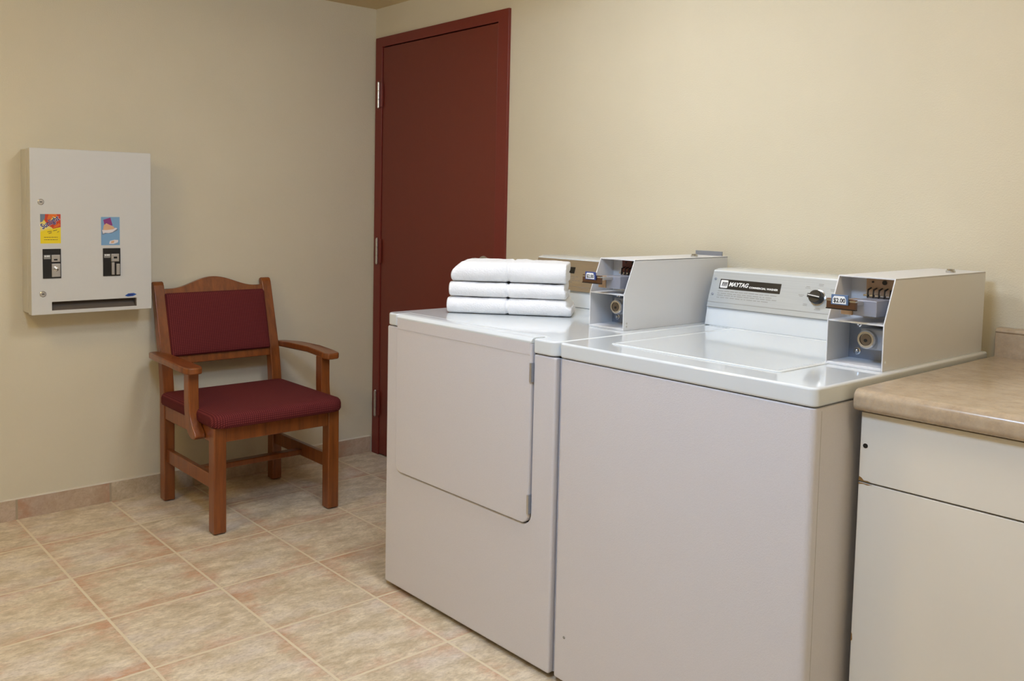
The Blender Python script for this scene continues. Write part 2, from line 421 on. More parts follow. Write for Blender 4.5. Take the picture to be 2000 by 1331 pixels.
# ================================================================ LAUNDRY MACHINES
def machine_shell(t, w, depth):
    b = MB()
    b.prism(rr(0.003, w-0.003, 0.003, depth-0.01, (0.014, 0.014, 0.004, 0.004)), 'z', 0.016, 0.8700)
    b.build('cabinet', 'enamel_front', t, bevel=0.006, seg=4)
    MB().box(w-0.004, w-0.0026, 0.030, 0.0312, 0.02, 0.862).build('side_seam', 'seam_light', t)
    MB().prism(rr(0.010, w-0.010, 0.010, depth-0.015, 0.012), 'z', 0.860, 0.876).build('top_seam', 'gap', t)
    MB().box(0.03, w-0.03, 0.035, depth-0.03, 0.004, 0.0165).build('plinth', 'gap', t)
    for (x, y) in ((0.05, 0.06), (w-0.05, 0.06), (0.05, depth-0.06), (w-0.05, depth-0.06)):
        MB().cyl((x, y, 0), (x, y, 0.017), 0.018).build('foot', 'gap', t)
def coin_box(t, x0, x1, y0, yb, z, top, plate, right_machine):
    """open-fronted steel meter case; y0 front, yb back, z base, top"""
    w = x1-x0; T = 0.003
    zs = z+0.104; lean = 0.043
    box = bpy.data.objects.new('coin_box', None); COL.objects.link(box); box.parent = t
    prof = [(y0, z), (y0, zs), (y0+lean, top), (yb, top), (yb, z)]
    MB().prism(prof, 'x', x0, x0+T).build('side_panel', 'box_white', box, bevel=0.0008, seg=2)
    MB().prism(prof, 'x', x1-T, x1).build('side_panel', 'box_white', box, bevel=0.0008, seg=2)
    MB().box(x0, x1, y0+lean, yb, top-T, top+0.0005).build('top_panel', 'box_white', box, bevel=0.0008, seg=2)
    MB().box(x0+T, x1-T, yb-T, yb, z, top-T).build('back_panel', 'box_white', box)
    MB().box(x0+T, x1-T, y0+0.001, y0+0.10, zs-0.0035, zs).build('shelf', 'box_white', box, bevel=0.0006, seg=2)
    MB().box(x0+T, x1-T, y0, y0+0.11, z, z+0.007).build('floor_plate', 'box_white', box, bevel=0.0015)
    ins = MB().box(x0+T, x1-T, y0+0.100, y0+0.103, z+0.005, zs-0.003)
    ins.build('lower_inner_panel', 'steel', box)
    MB().box(x0+T, x1-T, y0+0.100, y0+0.103, zs, top-T).build('upper_inner_panel', 'box_white', box)
    # bolts
    for zz in (z+0.024, z+0.089):
        MB().turned((x0+0.024, y0+0.100, zz), (0, -1, 0), [(0, 0.009), (0.002, 0.009), (0.003, 0.006), (0.006, 0.005), (0.008, 0.002)], 16).build('bolt', 'chrome', box)
    # vault lock
    lx, lz = x0+0.083, z+0.066
    lk = MB().box(lx-0.022, lx+0.034, y0+0.035, y0+0.100, lz-0.026, lz+0.024).build('lock_housing', 'steel', box, bevel=0.005)
    MB().turned((lx-0.002, y0+0.036, lz-0.002), (0, -1, 0), [(0, 0.021), (0.012, 0.021), (0.015, 0.0185), (0.0150, 0.014), (0.012, 0.0135), (0.012, 0.001)], 28).build('lock_ring', 'chrome', lk)
    MB().turned((lx-0.002, y0+0.0245, lz-0.002), (0, -1, 0), [(0, 0.0132), (0.0025, 0.0125), (0.003, 0.001)], 24).build('lock_core', 'lockface', lk)
    MB().cyl((lx-0.002, y0+0.0225, lz-0.004), (lx-0.002, y0+0.0205, lz-0.004), 0.0038, n=12).build('keyhole', 'black', lk)
    # coin acceptor: sloping plate, ledge and pins
    a0, a1 = x0+0.042, x1-T-0.002
    mech = MB().prism([(y0+0.094, zs+0.050), (y0+0.099, zs+0.050), (y0+0.099, zs+0.0965), (y0+0.092, zs+0.0965)], 'x', a0, a1).build('acceptor_plate', plate, box)
    for k, r in ((0.18, 0.0022), (0.5, 0.0052), (0.84, 0.0022)):
        xx = a0+(a1-a0)*k
        MB().cyl((xx, y0+0.0945, zs+0.086), (xx, y0+0.0900, zs+0.086), r, n=14).build('plate_screw', 'black', mech)
    MB().box(a0, a1, y0+0.078, y0+0.094, zs+0.0525, zs+0.0575).build('ledge', 'chrome', box, bevel=0.001)
    for k in range(5):
        xx = a0+0.012+k*0.0128
        pn = MB()
        pn.prism([(y0+0.074, zs+0.050), (y0+0.077, zs+0.050), (y0+0.079, zs+0.067), (y0+0.092, zs+0.071), (y0+0.092, zs+0.0735), (y0+0.076, zs+0.070)], 'x', xx-0.0011, xx+0.0011)
        pn.build('coin_pin', 'black', box)
    MB().box(x0+0.056, x1-0.022, y0+0.006, y0+0.076, zs+0.014, zs+0.050).build('slide_chassis', 'chassis', box, bevel=0.002)
    MB().box(x0+0.030, x0+0.057, y0+0.002, y0+0.060, zs+0.014, zs+0.048).build('chassis_bracket', 'tanplate', box, bevel=0.002)
    if right_machine:
        MB().box(x0+0.062, x1-0.004, y0+0.0985, y0+0.1005, zs-0.024, zs-0.006).build('brown_tab', 'tanplate', box)
    # slide sticking out of the case
    if right_machine: s0, s1, sy = x0+0.024, x0+0.091, y0-0.052
    else: s0, s1, sy = x0+0.024, x0+0.092, y0-0.060
    sl = MB().box(s0, s1, sy, sy+0.010, zs+0.030, zs+0.054).build('coin_slide', 'slide', box, bevel=0.0015)
    MB().box(s0+0.008, s1-0.010, sy+0.008, y0+0.05, zs+0.040, zs+0.047).build('slide_arm', 'satin', sl, bevel=0.001)
    MB().box(s0-0.001, s1+0.001, sy-0.0008, sy+0.009, zs+0.048, zs+0.0515).build('slide_lip', 'chrome', sl)
    MB().box(s0-0.0005, s1+0.0005, sy-0.0006, sy+0.008, zs+0.030, zs+0.0325).build('slide_foot', 'black', sl)
    pz = zs+0.041
    c0 = s0+(0.015 if right_machine else 0.016); c1 = c0+0.036
    MB().box(c0-0.0015, c1+0.0015, sy-0.005, sy-0.001, pz, pz+0.0225).build('price_holder', 'steelblue' if right_machine else 'blue_print', sl, bevel=0.001)
    q = MB()
    quad(q, (c0, sy-0.005, pz+0.0025), (1, 0, 0), (0, 0, 1), [(0.0025, 0), (0.0335, 0), (0.033, 0.010), (0.029, 0.0170), (0.006, 0.0170), (0.0025, 0.012)], 0.0006)
    q.build('price_card', 'white_print', sl)
    text('$2.00', 'price_text', (c0+0.0042, sy-0.0058, pz+0.0055), (1, 0, 0), (0, 0, 1), 0.0135, 'black_print', sl, bold=0.0002, width=0.027)
    # key lock on the top of the case
    ty = yb-0.135
    MB().turned((x1-0.030, ty, top), (0, 0, 1), [(0, 0.011), (0.005, 0.011), (0.006, 0.009), (0.0095, 0.0085), (0.010, 0.003)], 20).build('top_lock', 'chrome', box)
    for (a, b) in ((0.012, 0.020),) if right_machine else ((0.014, 0.012), (0.014, 0.021)):
        MB().cyl((x1, y0+a, z+b), (x1+0.0012, y0+a, z+b), 0.0030, n=12).build('side_rivet', 'white_print' if right_machine else 'satin', box)
    return box
def console(t, x0, x1, z, washer):
    """profile (y, z): riser, then the leaning control panel"""
    y0 = 0.644
    prof = [(y0, z+0.0006), (y0+0.012, z+0.063), (y0+0.009, z+0.066), (y0+0.040, z+0.166), (y0+0.062, z+0.171), (y0+0.175, z+0.171), (y0+0.175, z+0.0006)]
    c = MB().prism(prof, 'x', x0, x1).build('console', 'enamel', t, bevel=0.003)
    o = Vector((x0+0.003, y0+0.0082, z+0.068)); u = Vector((1, 0, 0)); v = Vector((0, 0.031, 0.100)).normalized(); W = x1-x0-0.006
    q = MB(); quad(q, o, u, v, R4(0, W, -0.012, 0.099), 0.0012)
    pn = q.build('control_panel', 'brushed' if washer else 'brushed_warm', c, bevel=0.0004, seg=1)
    q = MB(); quad(q, o, u, v, R4(0, W, 0.0025, 0.0038), 0.0004, 0.0012)
    q.build('panel_groove', 'grey_print', pn)
    n = u.cross(v)
    P = lambda a, b, h=0.0013: tuple(o+u*a+v*b+n*h)
    if washer: bx0, bx1, bz0, bz1 = 0.030, 0.232, 0.046, 0.076
    else: bx0, bx1, bz0, bz1 = 0.008, 0.196, 0.050, 0.073
    q = MB(); quad(q, P(0, 0), u, v, R4(bx0, bx1, bz0, bz1), 0.0005)
    q.build('name_plate', 'black', pn)
    s = (bz1-bz0)/0.030
    q = MB(); quad(q, P(0, 0), u, v, rr(bx0+0.003, bx0+0.003+0.025*s, bz0+0.003*s, bz1-0.003*s, 0.003), 0.0003, 0.0005)
    q.build('logo_badge', 'white_print', pn)
    q = MB()
    for k in range(4):
        a = bx0+(0.0065+0.0045*k)*s+(0.003 if washer else 0.0005)-0.001
        quad(q, P(0, 0), u, v, [(a, bz0+0.008*s), (a+0.0022*s, bz0+0.008*s), (a+0.0036*s+0.001, bz1-0.009*s), (a+0.0012*s, bz1-0.009*s)], 0.0002, 0.0008)
    q.build('logo_bars', 'black_print', pn)
    text('MAYTAG', 'name_text', P(bx0+0.032*s, bz0+0.010*s, 0.0020), u, v, 0.0175*s, 'white_print', pn, bold=0.0006, shear=0.25, width=0.066*s)
    text('COMMERCIAL WASHER' if washer else 'COMMERCIAL DRYER', 'sub_text', P(bx0+0.101*s, bz0+0.0085*s, 0.0020), u, v, 0.0075*s, 'white_print', pn, bold=0.0003, width=0.094*s)
    q = MB()
    for r, (b, a1) in enumerate(((0.038, 0.21), (0.031, 0.20), (0.025, 0.22), (0.018, 0.19))):
        a = bx0-0.002
        rnd = random.Random(r)
        while a < a1:
            L = rnd.uniform(0.006, 0.022)
            quad(q, P(0, 0), u, v, R4(a, a+L, b, b+0.0016), 0.0002); a += L+0.003
    q.build('fine_print', 'grey_print', pn)
    for b in (0.028, 0.075) if washer else ():
        MB().turned(P(0.012, b), n, [(0, 0.0042), (0.0012, 0.004), (0.0018, 0.002)], 14).build('panel_screw', 'steel', pn)
    if washer:
        ka, kb = 0.348, 0.046
        rnd = random.Random(3)
        for k in range(7):
            an = math.radians(40+k*47); rad = 0.040
            ca, cb_ = ka+rad*1.25*math.cos(an), kb+rad*0.85*math.sin(an)
            q = MB()
            for j in (0, 1):
                L = rnd.uniform(0.010, 0.018)
                quad(q, P(0, 0), u, v, R4(ca-L/2, ca+L/2, cb_+j*0.004, cb_+j*0.004+0.0014), 0.0002)
            q.build('cycle_print', 'grey_print', pn)
        MB().turned(P(ka, kb), n, [(0, 0.0225), (0.002, 0.0225), (0.0025, 0.021)], 32).build('knob_ring', 'chrome', pn)
        kb_ = MB().turned(P(ka, kb, 0.0035), n, [(0, 0.0195), (0.016, 0.0185), (0.018, 0.0165)], 32).build('cycle_knob', 'black', pn, bevel=0)
        q = MB(); quad(q, P(ka, kb, 0.021), (u*0.99+v*-0.12), v, R4(-0.0185, 0.0185, -0.0045, 0.0045), 0.007)
        q.build('knob_grip', 'black', kb_, bevel=0.0015)
        q = MB(); quad(q, P(ka, kb, 0.0282), (u*0.99+v*-0.12), v, R4(-0.016, 0.018, -0.001, 0.0012), 0.0004)
        q.build('knob_pointer', 'white_print', kb_)
        MB().cyl(P(ka-0.0245, kb+0.002), P(ka-0.0245, kb+0.002, 0.009), 0.0045, n=14).build('pointer_tip', 'black', kb_)
    return c

# --- washer -------------------------------------------------------
WX, WY, WW, MD = 2.134, -0.876, 0.711, 0.835
wa = thing('washing_machine', (WX, WY, 0), 'white top-loading coin washer beside the counter, $2.00 coin slide on its right', 'washing machine', rz=-0.008)
machine_shell(wa, WW, MD)
MB().prism(rr(0, WW, 0, MD, (0.016, 0.016, 0.006, 0.006)), 'z', 0.8720, 0.912).build('top', 'enamel', wa, bevel=0.012, seg=4)
lid = MB()
rings = []
for ins, z in ((0, 0.9115), (0, 0.9135), (0.003, 0.9150), (0.008, 0.9152), (0.012, 0.9140), (0.02, 0.9138)):
    rings.append([(x, y, z) for x, y in rr(0.092, 0.574, 0.093, 0.630, 0.014, ins)])
lid.loft(rings)
lid.build('lid', 'enamel', wa)
MB().box(0.012, 0.566, 0.634, 0.642, 0.9122, 0.9136).build('hinge_strip', 'enamel', wa, bevel=0.0005, seg=1)
MB().prism(rr(0.20, 0.31, 0.078, 0.094, 0.007), 'z', 0.9118, 0.9128).build('lid_grip', 'enamel', wa, bevel=0.0004, seg=1)
console(wa, -0.012, 0.5655, 0.912, True)
coin_box(wa, 0.566, 0.698, 0.298, 0.828, 0.912, 1.116, 'tanplate', True)
MB().turned((0.044, 0.003, 0.136), (0, -1, 0), [(0, 0.004), (0.001, 0.0035), (0.0015, 0.001)], 10).build('scuff', 'grey_print', wa)

# --- dryer --------------------------------------------------------
DXo, DYo, DW = 1.367, -0.882, 0.764
dr = thing('tumble_dryer', (DXo, DYo, 0), 'white coin dryer between the red door and the washer, folded towels on top', 'tumble dryer')
b = MB().prism(rr(0.003, DW-0.003, 0.024, MD-0.01, (0.004, 0.004, 0.004, 0.004)), 'z', 0.016, 0.8665)
b.build('cabinet', 'enamel_front', dr, bevel=0.002)
# front panel with a U-shaped opening for the door
DR0, DR1, DB = 0.060, 0.680, 0.398
outer = [(0.003, 0.016), (DW-0.003, 0.016), (DW-0.003, 0.8695)]
def arc(cx, cz, r, a0, a1, n=6):
    return [(cx+r*math.cos(math.radians(a0+(a1-a0)*i/n)), cz+r*math.sin(math.radians(a0+(a1-a0)*i/n))) for i in range(n+1)]
rad = 0.032
Ushape = outer+[(DR1, 0.8695)]+arc(DR1-rad, DB+rad, rad, 0, -90)+arc(DR0+rad, DB+rad, rad, 270, 180)+[(DR0, 0.8695), (0.003, 0.8695)]
MB().prism(Ushape, 'y', 0.003, 0.026).build('front_panel', 'enamel_front', dr, bevel=0.006, seg=3, angle=50)
MB().box(0.02, DW-0.02, 0.018, 0.03, 0.38, 0.874).build('door_seam', 'gap', dr)
MB().prism(rr(0.010, DW-0.010, 0.020, MD-0.015, 0.012), 'z', 0.860, 0.876).build('top_seam', 'gap', dr)
MB().box(0.03, DW-0.03, 0.035, MD-0.03, 0.004, 0.0165).build('plinth', 'gap', dr)
for (x, y) in ((0.05, 0.06), (DW-0.05, 0.06), (0.05, MD-0.06), (DW-0.05, MD-0.06)):
    MB().cyl((x, y, 0), (x, y, 0.017), 0.018).build('foot', 'gap', dr)
NT_ = 0.052   # depth of the notch the door's top lip fills
cap = rr(0, DW, 0, MD, (0.024, 0.024, 0.006, 0.006))
# splice the notch into the front edge (between the two front corners)
k = 7
cap = cap[:k]+[(DR0-0.002, 0), (DR0-0.002, NT_), (DR1+0.0015, NT_), (DR1+0.0015, 0)]+cap[k:]
MB().prism(cap, 'z', 0.8720, 0.912).build('top', 'enamel', dr, bevel=0.010, seg=4, angle=50)
# door: front plate and the lip folded over the top
g = 0.0035
dpl = [(DR0+g, 0.898)]+arc(DR0+rad, DB+rad, rad-g, 180, 270)+arc(DR1-rad, DB+rad, rad-g, 270, 360)+[(DR1-g, 0.898)]
dpl = [(x, z) for x, z in dpl]
dob = MB().prism(dpl, 'y', -0.003, 0.016)
dd = dob.build('door', 'enamel_front', dr, bevel=0.004, seg=3, angle=50)
MB().box(DR0+g+0.003, DR1-g-0.004, -0.0040, 0.0, 0.8655, 0.8985).build('door_band', 'enamel_front', dd, bevel=0.0006, seg=1)
MB().prism([(-0.0040, 0.8975), (-0.0040, 0.903), (0.001, 0.910), (0.008, 0.9130), (0.047, 0.9130), (0.050, 0.909), (0.050, 0.895), (0.016, 0.895), (0.016, 0.8975)], 'x', DR0+g, DR1-g).build('door_lip', 'enamel', dd, bevel=0.002)
for z0 in (0.793, 0.432):
    hh = MB().box(DR1-g-0.0015, DR1+0.001, -0.004, 0.012, z0, z0+0.052).build('hinge', 'steel', dd, bevel=0.0006, seg=1)
    MB().cyl((DR1-0.0035, -0.004, z0), (DR1-0.0035, -0.004, z0+0.052), 0.0032, n=12).build('hinge_pin', 'satin', hh)
console(dr, 0.004, 0.5935, 0.912, False)
coin_box(dr, 0.594, 0.724, 0.314, 0.815, 0.912, 1.114, 'rustplate', False)
MB().box(0.600, 0.70, 0.818, 0.822, 1.10, 1.128).build('rear_bracket', 'steel', dr)

# ================================================================ COUNTER
ca = thing('base_cabinet', (2.866, -0.735, 0), 'white laminate base cabinet under the beige worktop, right of the washer', 'cabinet')
CW = 0.90
MB().box(0.0, CW, 0.018, 0.715, 0.09, 0.8535).build('carcass', 'cabinet_white', ca)
MB().box(0.0, CW, 0.075, 0.715, 0.0, 0.09).build('plinth', 'gap', ca)
dwr = MB().box(0.001, CW-0.002, 0.0, 0.018, 0.706, 0.8505).build('drawer', 'cabinet_white', ca, bevel=0.0012, seg=2)
MB().cyl((0.012, 0.0005, 0.781), (0.012, -0.0008, 0.781), 0.0050, n=20).build('screw_hole', 'black', dwr)
q = MB(); quad(q, (0, -0.0001, 0.706), (1, 0, 0), (0, 0, 1), [(0.001, 0.0003), (0.028, 0.0003), (0.020, 0.0025), (0.012, 0.002), (0.007, 0.007), (0.002, 0.009)], 0.0004)
q.build('worn_corner', 'chip', dwr)
cd = MB().box(0.001, CW-0.002, 0.0, 0.018, 0.100, 0.7025).build('cabinet_door', 'cabinet_white', ca, bevel=0.0012, seg=2)
q = MB(); quad(q, (0, -0.0001, 0.7025), (1, 0, 0), (0, 0, 1), [(0.001, -0.0003), (0.001, -0.004), (0.012, -0.002), (0.020, -0.003), (0.030, -0.0003)], 0.0004)
q.build('worn_edge', 'chip', cd)
q = MB(); quad(q, (0, -0.0001, 0.36), (1, 0, 0), (0, 0, 1), [(0.001, 0), (0.004, 0.004), (0.003, 0.016), (0.001, 0.02)], 0.0004)
q.build('worn_side', 'chip', cd)
wt = thing('worktop', (2.860, -0.735, 0.854), 'beige mottled laminate worktop with rolled front edge and upstand', 'worktop')
WL = 0.91
def worktop_profile():
    p = [(0.70, 0.001), (-0.012, 0.001)]
    p += arc(-0.010, 0.0145, 0.0135, 270, 180, 6)
    p += arc(-0.006, 0.028, 0.0175, 180, 90, 8)
    p += [(0.68, 0.0455), (0.70, 0.0455)]
    return p
MB().prism(worktop_profile(), 'x', 0.0, WL).build('slab', 'counter', wt, bevel=0.004, seg=3, angle=50)
up = [(0.700, 0.0455), (0.700, 0.108)]+arc(0.706, 0.110, 0.009, 180, 90, 5)+[(0.724, 0.120), (0.733, 0.120), (0.733, 0.02), (0.70, 0.02)]
MB().prism(up, 'x', 0.002, WL).build('upstand', 'counter', wt, bevel=0.003, seg=3, angle=50)

# ================================================================ TOWELS
E = Vector((0.7748, 0.6322, 0)); N = Vector((-0.6322, 0.7748, 0))
def towel(z0, h, u0, u1, depth, off, seed, label, flap=0.0, crown=0.0, droop=0.0):
    """hairpin-folded towel: rounded fold to the front, layers showing at the ends"""
    t = h/2-0.0008
    r = h/2
    ring = []
    nb = 12
    # outer skin: bottom back -> front fold -> top back, then the slit inside
    for i in range(nb+1): ring.append((depth-(depth-r)*i/nb, 0.0, 'o'))
    for i in range(1, 10):
        a = math.radians(-90-180*i/10); ring.append((r+r*math.cos(a)*1.0, r+r*math.sin(a), 'o'))
    for i in range(nb+1): ring.append((r+(depth-r)*i/nb, h, 'o'))
    ring.append((depth+0.002, h-t*0.5, 'o'))
    ring.append((depth-0.004, h/2+0.0010, 's'))
    ring.append((r+0.02, h/2+0.0008, 's')); ring.append((r+0.02, h/2-0.0008, 's'))
    ring.append((depth-0.004, h/2-0.0010, 's')); ring.append((depth+0.002, t*0.5, 'o'))
    nu = 110
    rings = []
    L = u1-u0
    um = 0.200-u0
    for k in range(nu+1):
        f = k/nu
        ends = 1.0
        e = min(f, 1-f)*L
        shrink = 0.0
        if e < 0.010: shrink = (0.010-math.sqrt(max(0, 0.010**2-(0.010-e)**2)))*0.55
        row = []
        for (a, z, kind) in ring:
            uu = f*L
            if flap and f > 0.5 and z < h*0.52: uu += flap*((f-0.5)*2)**6
            gro = math.exp(-((uu-um)/0.0045)**2)
            zz = z; aa = a
            top = z/h
            if kind == 'o':
                zz = z+(shrink*(1-2*top))
                zz -= gro*0.0055*top
                zz += gro*0.004*(1-top)
                if a < r: aa = a+gro*0.0065+shrink
                zz += crown*math.sin(math.pi*min(1, f*1.02))*top*0.6+crown*top*(1-a/depth)*0.2
                p = Vector((uu*14+seed, aa*14, zz*20))
                if droop: zz -= droop*top*max(0.0, 1-uu/0.034)**1.2
                nn = noise.noise(p)*0.0030+noise.noise(p*3.0)*0.0016+noise.noise(p*9.0)*0.0007
                zz += nn*(1 if top > 0.5 else 0.35); aa += noise.noise(p*1.3+Vector((9, 3, 1)))*0.0034+noise.noise(p*6.0)*0.0009
            zz = max(zz, 0.0003)
            if not crown: zz = min(zz, h-0.0001)
            P = Vector((1.491, -0.735, z0))+E*(u0+uu)+N*(aa+off)+Vector((0, 0, zz))
            row.append(tuple(P-Vector((1.60, -0.60, z0))))
        rings.append(row)
    mb = MB(); mb.loft(rings)
    o = mb.build('folded_towel', 'terry', None, smooth=True, angle=80)
    s = o.modifiers.new('subdivision', 'SUBSURF'); s.levels = 1; s.render_levels = 2
    o.location = (1.60, -0.60, z0)
    return tag(o, label, 'towel', 'folded white towels on the dryer')
towel(0.9127, 0.0530, 0.000, 0.392, 0.205, 0.000, 1.0, 'white folded towel at the bottom of the stack, lying on the dryer top', flap=0.016)
towel(0.9666, 0.0485, 0.006, 0.383, 0.200, 0.003, 5.0, 'white folded towel in the middle of the stack of three', flap=0.006)
towel(1.0162, 0.0640, 0.012, 0.388, 0.195, 0.004, 9.0, 'white folded towel on the top of the stack, with a dip in its middle', crown=0.004, droop=0.030)

# ================================================================ DISPENSER
sd = thing('soap_dispenser', (0, -1.419, 0.818), 'white wall-mounted coin dispenser of laundry soap with two stickers', 'dispenser')
hw, H = 0.231, 0.634
MB().box(0.0, 0.074, -hw+0.001, hw-0.001, 0.003, H-0.002).build('case', 'disp_white', sd, bevel=0.003)
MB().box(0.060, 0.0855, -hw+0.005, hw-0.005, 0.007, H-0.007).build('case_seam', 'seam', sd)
# front door with the tray opening
y0, y1, z0, z1 = -0.157, 0.169, 0.0145, 0.0475
fd = MB()
ysn = [-hw, y0, y1, hw]; zsn = [0.0, z0, z1, H]
V = {}
for s_, x in enumerate((0.1295, 0.0850)):
    for i, yy in enumerate(ysn):
        for j, zz in enumerate(zsn): V[s_, i, j] = fd.bm.verts.new((x, yy, zz))
for s_ in (0, 1):
    for i in range(3):
        for j in range(3):
            if (i, j) != (1, 1): fd.bm.faces.new([V[s_, i, j], V[s_, i+1, j], V[s_, i+1, j+1], V[s_, i, j+1]])
for (a, b) in [((i, 0), (i+1, 0)) for i in range(3)]+[((i, 3), (i+1, 3)) for i in range(3)]+[((0, j), (0, j+1)) for j in range(3)]+[((3, j), (3, j+1)) for j in range(3)]+[((1, 1), (2, 1)), ((1, 2), (2, 2)), ((1, 1), (1, 2)), ((2, 1), (2, 2))]:
    fd.bm.faces.new([V[(0,)+a], V[(0,)+b], V[(1,)+b], V[(1,)+a]])
front = fd.build('front_door', 'disp_white', sd, bevel=0.002, seg=2)
MB().prism([(0.086, z0-0.004), (0.127, z0-0.002), (0.086, z1+0.004)], 'y', y0+0.0005, y1-0.0005).build('tray', 'tray', sd)
MB().prism([(0.0862, z0-0.003), (0.1285, z0-0.001), (0.1285, z1+0.002), (0.0862, z1+0.003)], 'y', y1-0.004, y1+0.001).build('tray_end', 'tray', sd)
XF = 0.1295
U, Vv = (0, 1, 0), (0, 0, 1)
def dl(y, z): return (XF, y+1.419, z-0.818)
for (yy, zz) in ((-1.612, 1.249), (-1.609, 0.898)):
    c_ = dl(yy, zz)
    lk = MB().turned(c_, (1, 0, 0), [(0, 0.0115), (0.002, 0.0115), (0.0035, 0.0095), (0.0037, 0.0015)], 24).build('cabinet_lock', 'satin', front)
    MB().box(c_[0]+0.0034, c_[0]+0.0042, c_[1]-0.0045, c_[1]+0.0045, c_[2]-0.0015, c_[2]+0.0015).build('keyhole', 'black', lk)
def sticker(name, y0, y1, z0, z1, mat, label):
    q = MB(); quad(q, dl(y0, z0), U, Vv, R4(0, y1-y0, 0, z1-z0), 0.0003)
    o = q.build(name, mat, front); o['label'] = label; return o
def layer(parent, name, org, pts, mat, lift):
    q = MB(); quad(q, org, U, Vv, pts, 0.00015, lift); return q.build(name, mat, parent)
# left sticker: yellow detergent label
ya, yb_, za, zb_ = -1.615, -1.541, 1.091, 1.203
wS, hS = yb_-ya, zb_-za
st = sticker('soap_sticker', ya, yb_, za, zb_, 'yellow', 'yellow and orange detergent sticker')
o0 = dl(ya, za)
sc = lambda pts: [(a*wS, b*hS) for a, b in pts]
layer(st, 'pale_band', o0, sc([(0, .40), (.3, .47), (.62, .50), (1, .55), (1, .70), (0, .78)]), 'paleyellow', 0.0003)
layer(st, 'red_field', o0, sc([(.22, 1), (.20, .80), (.36, .62), (.55, .55), (.62, .50), (.75, .52), (1, .56), (1, 1)]), 'red', 0.0005)
layer(st, 'orange_field', o0, sc([(.42, 1), (.34, .84), (.46, .70), (.62, .72), (.78, .80), (.84, .93), (.80, 1)]), 'orange', 0.0007)
layer(st, 'glow_field', o0, sc([(.52, .80), (.62, .92), (.80, .88), (.72, .76)]), 'paleyellow', 0.0009)
layer(st, 'swoosh', o0, sc([(.60, .52), (.70, .60), (.92, .70), (.98, .62), (.80, .55)]), 'orange', 0.0009)
layer(st, 'corner_patch', o0, sc([(0, 1), (0, .72), (.10, .74), (.22, .84), (.24, 1)]), 'greyblue', 0.0007)
ang = math.radians(31)
tu = Vector((0, math.cos(ang), math.sin(ang))); tv = Vector((0, -math.sin(ang), math.cos(ang)))
text('Sunlight', 'brand_outline', Vector(o0)+Vector((0.0010, .10*wS, .475*hS)), tu, tv, 0.029, 'white_print', st, bold=0.0011, width=0.0755)
text('Sunlight', 'brand_text', Vector(o0)+Vector((0.0014, .115*wS, .485*hS)), tu, tv, 0.029, 'navy', st, bold=0.0007, width=0.072)
rnd = random.Random(5)
q = MB()
for b_ in (.20, .12):
    a = .18
    while a < .80:
        L = rnd.uniform(.04, .12); quad(q, o0, U, Vv, sc(R4(a, min(a+L, .84), b_, b_+.018)), 0.00015, 0.0003); a += L+.02
for (a, b_, L) in ((.34, .38, .22), (.40, .33, .16), (.62, .42, .2), (.82, .37, .1)):
    quad(q, o0, U, Vv, sc([(a, b_), (a+L, b_+.03), (a+L, b_+.05), (a, b_+.02)]), 0.00015, 0.0003)
q.build('fine_print', 'slide', st)
# right sticker: blue fabric-softener label (plain, no mascot)
ya, yb_, za, zb_ = -1.389, -1.316, 1.081, 1.193
wS, hS = yb_-ya, zb_-za
s2 = sticker('softener_sticker', ya, yb_, za, zb_, 'skyblue', 'pale blue fabric sheet sticker with purple square')
o0 = dl(ya, za)
layer(s2, 'purple_square', o0, sc([(.12, .90), (.18, .72), (.52, .70), (.62, .70), (.50, .98)]), 'purple', 0.0003)
layer(s2, 'cloth_shadow', o0, sc([(.02, .54), (.06, .37), (.30, .42), (.55, .42), (.86, .52), (.92, .58)]), 'greyblue', 0.0005)
layer(s2, 'peach_pile', o0, sc([(.10, .52), (.14, .70), (.28, .78), (.46, .72), (.66, .66), (.78, .56), (.60, .50)]), 'peach', 0.0006)
layer(s2, 'white_cloth', o0, sc([(.04, .54), (.10, .41), (.22, .44), (.40, .43), (.60, .46), (.86, .58), (.80, .62), (.62, .56), (.30, .54)]), 'linen', 0.0008)
layer(s2, 'small_sheet', o0, sc([(.42, .05), (.46, .15), (.70, .19), (.92, .18), (.90, .10), (.66, .04)]), 'linen', 0.0004)
layer(s2, 'small_patch', o0, sc([(.52, .07), (.54, .14), (.70, .16), (.68, .08)]), 'peach', 0.0006)
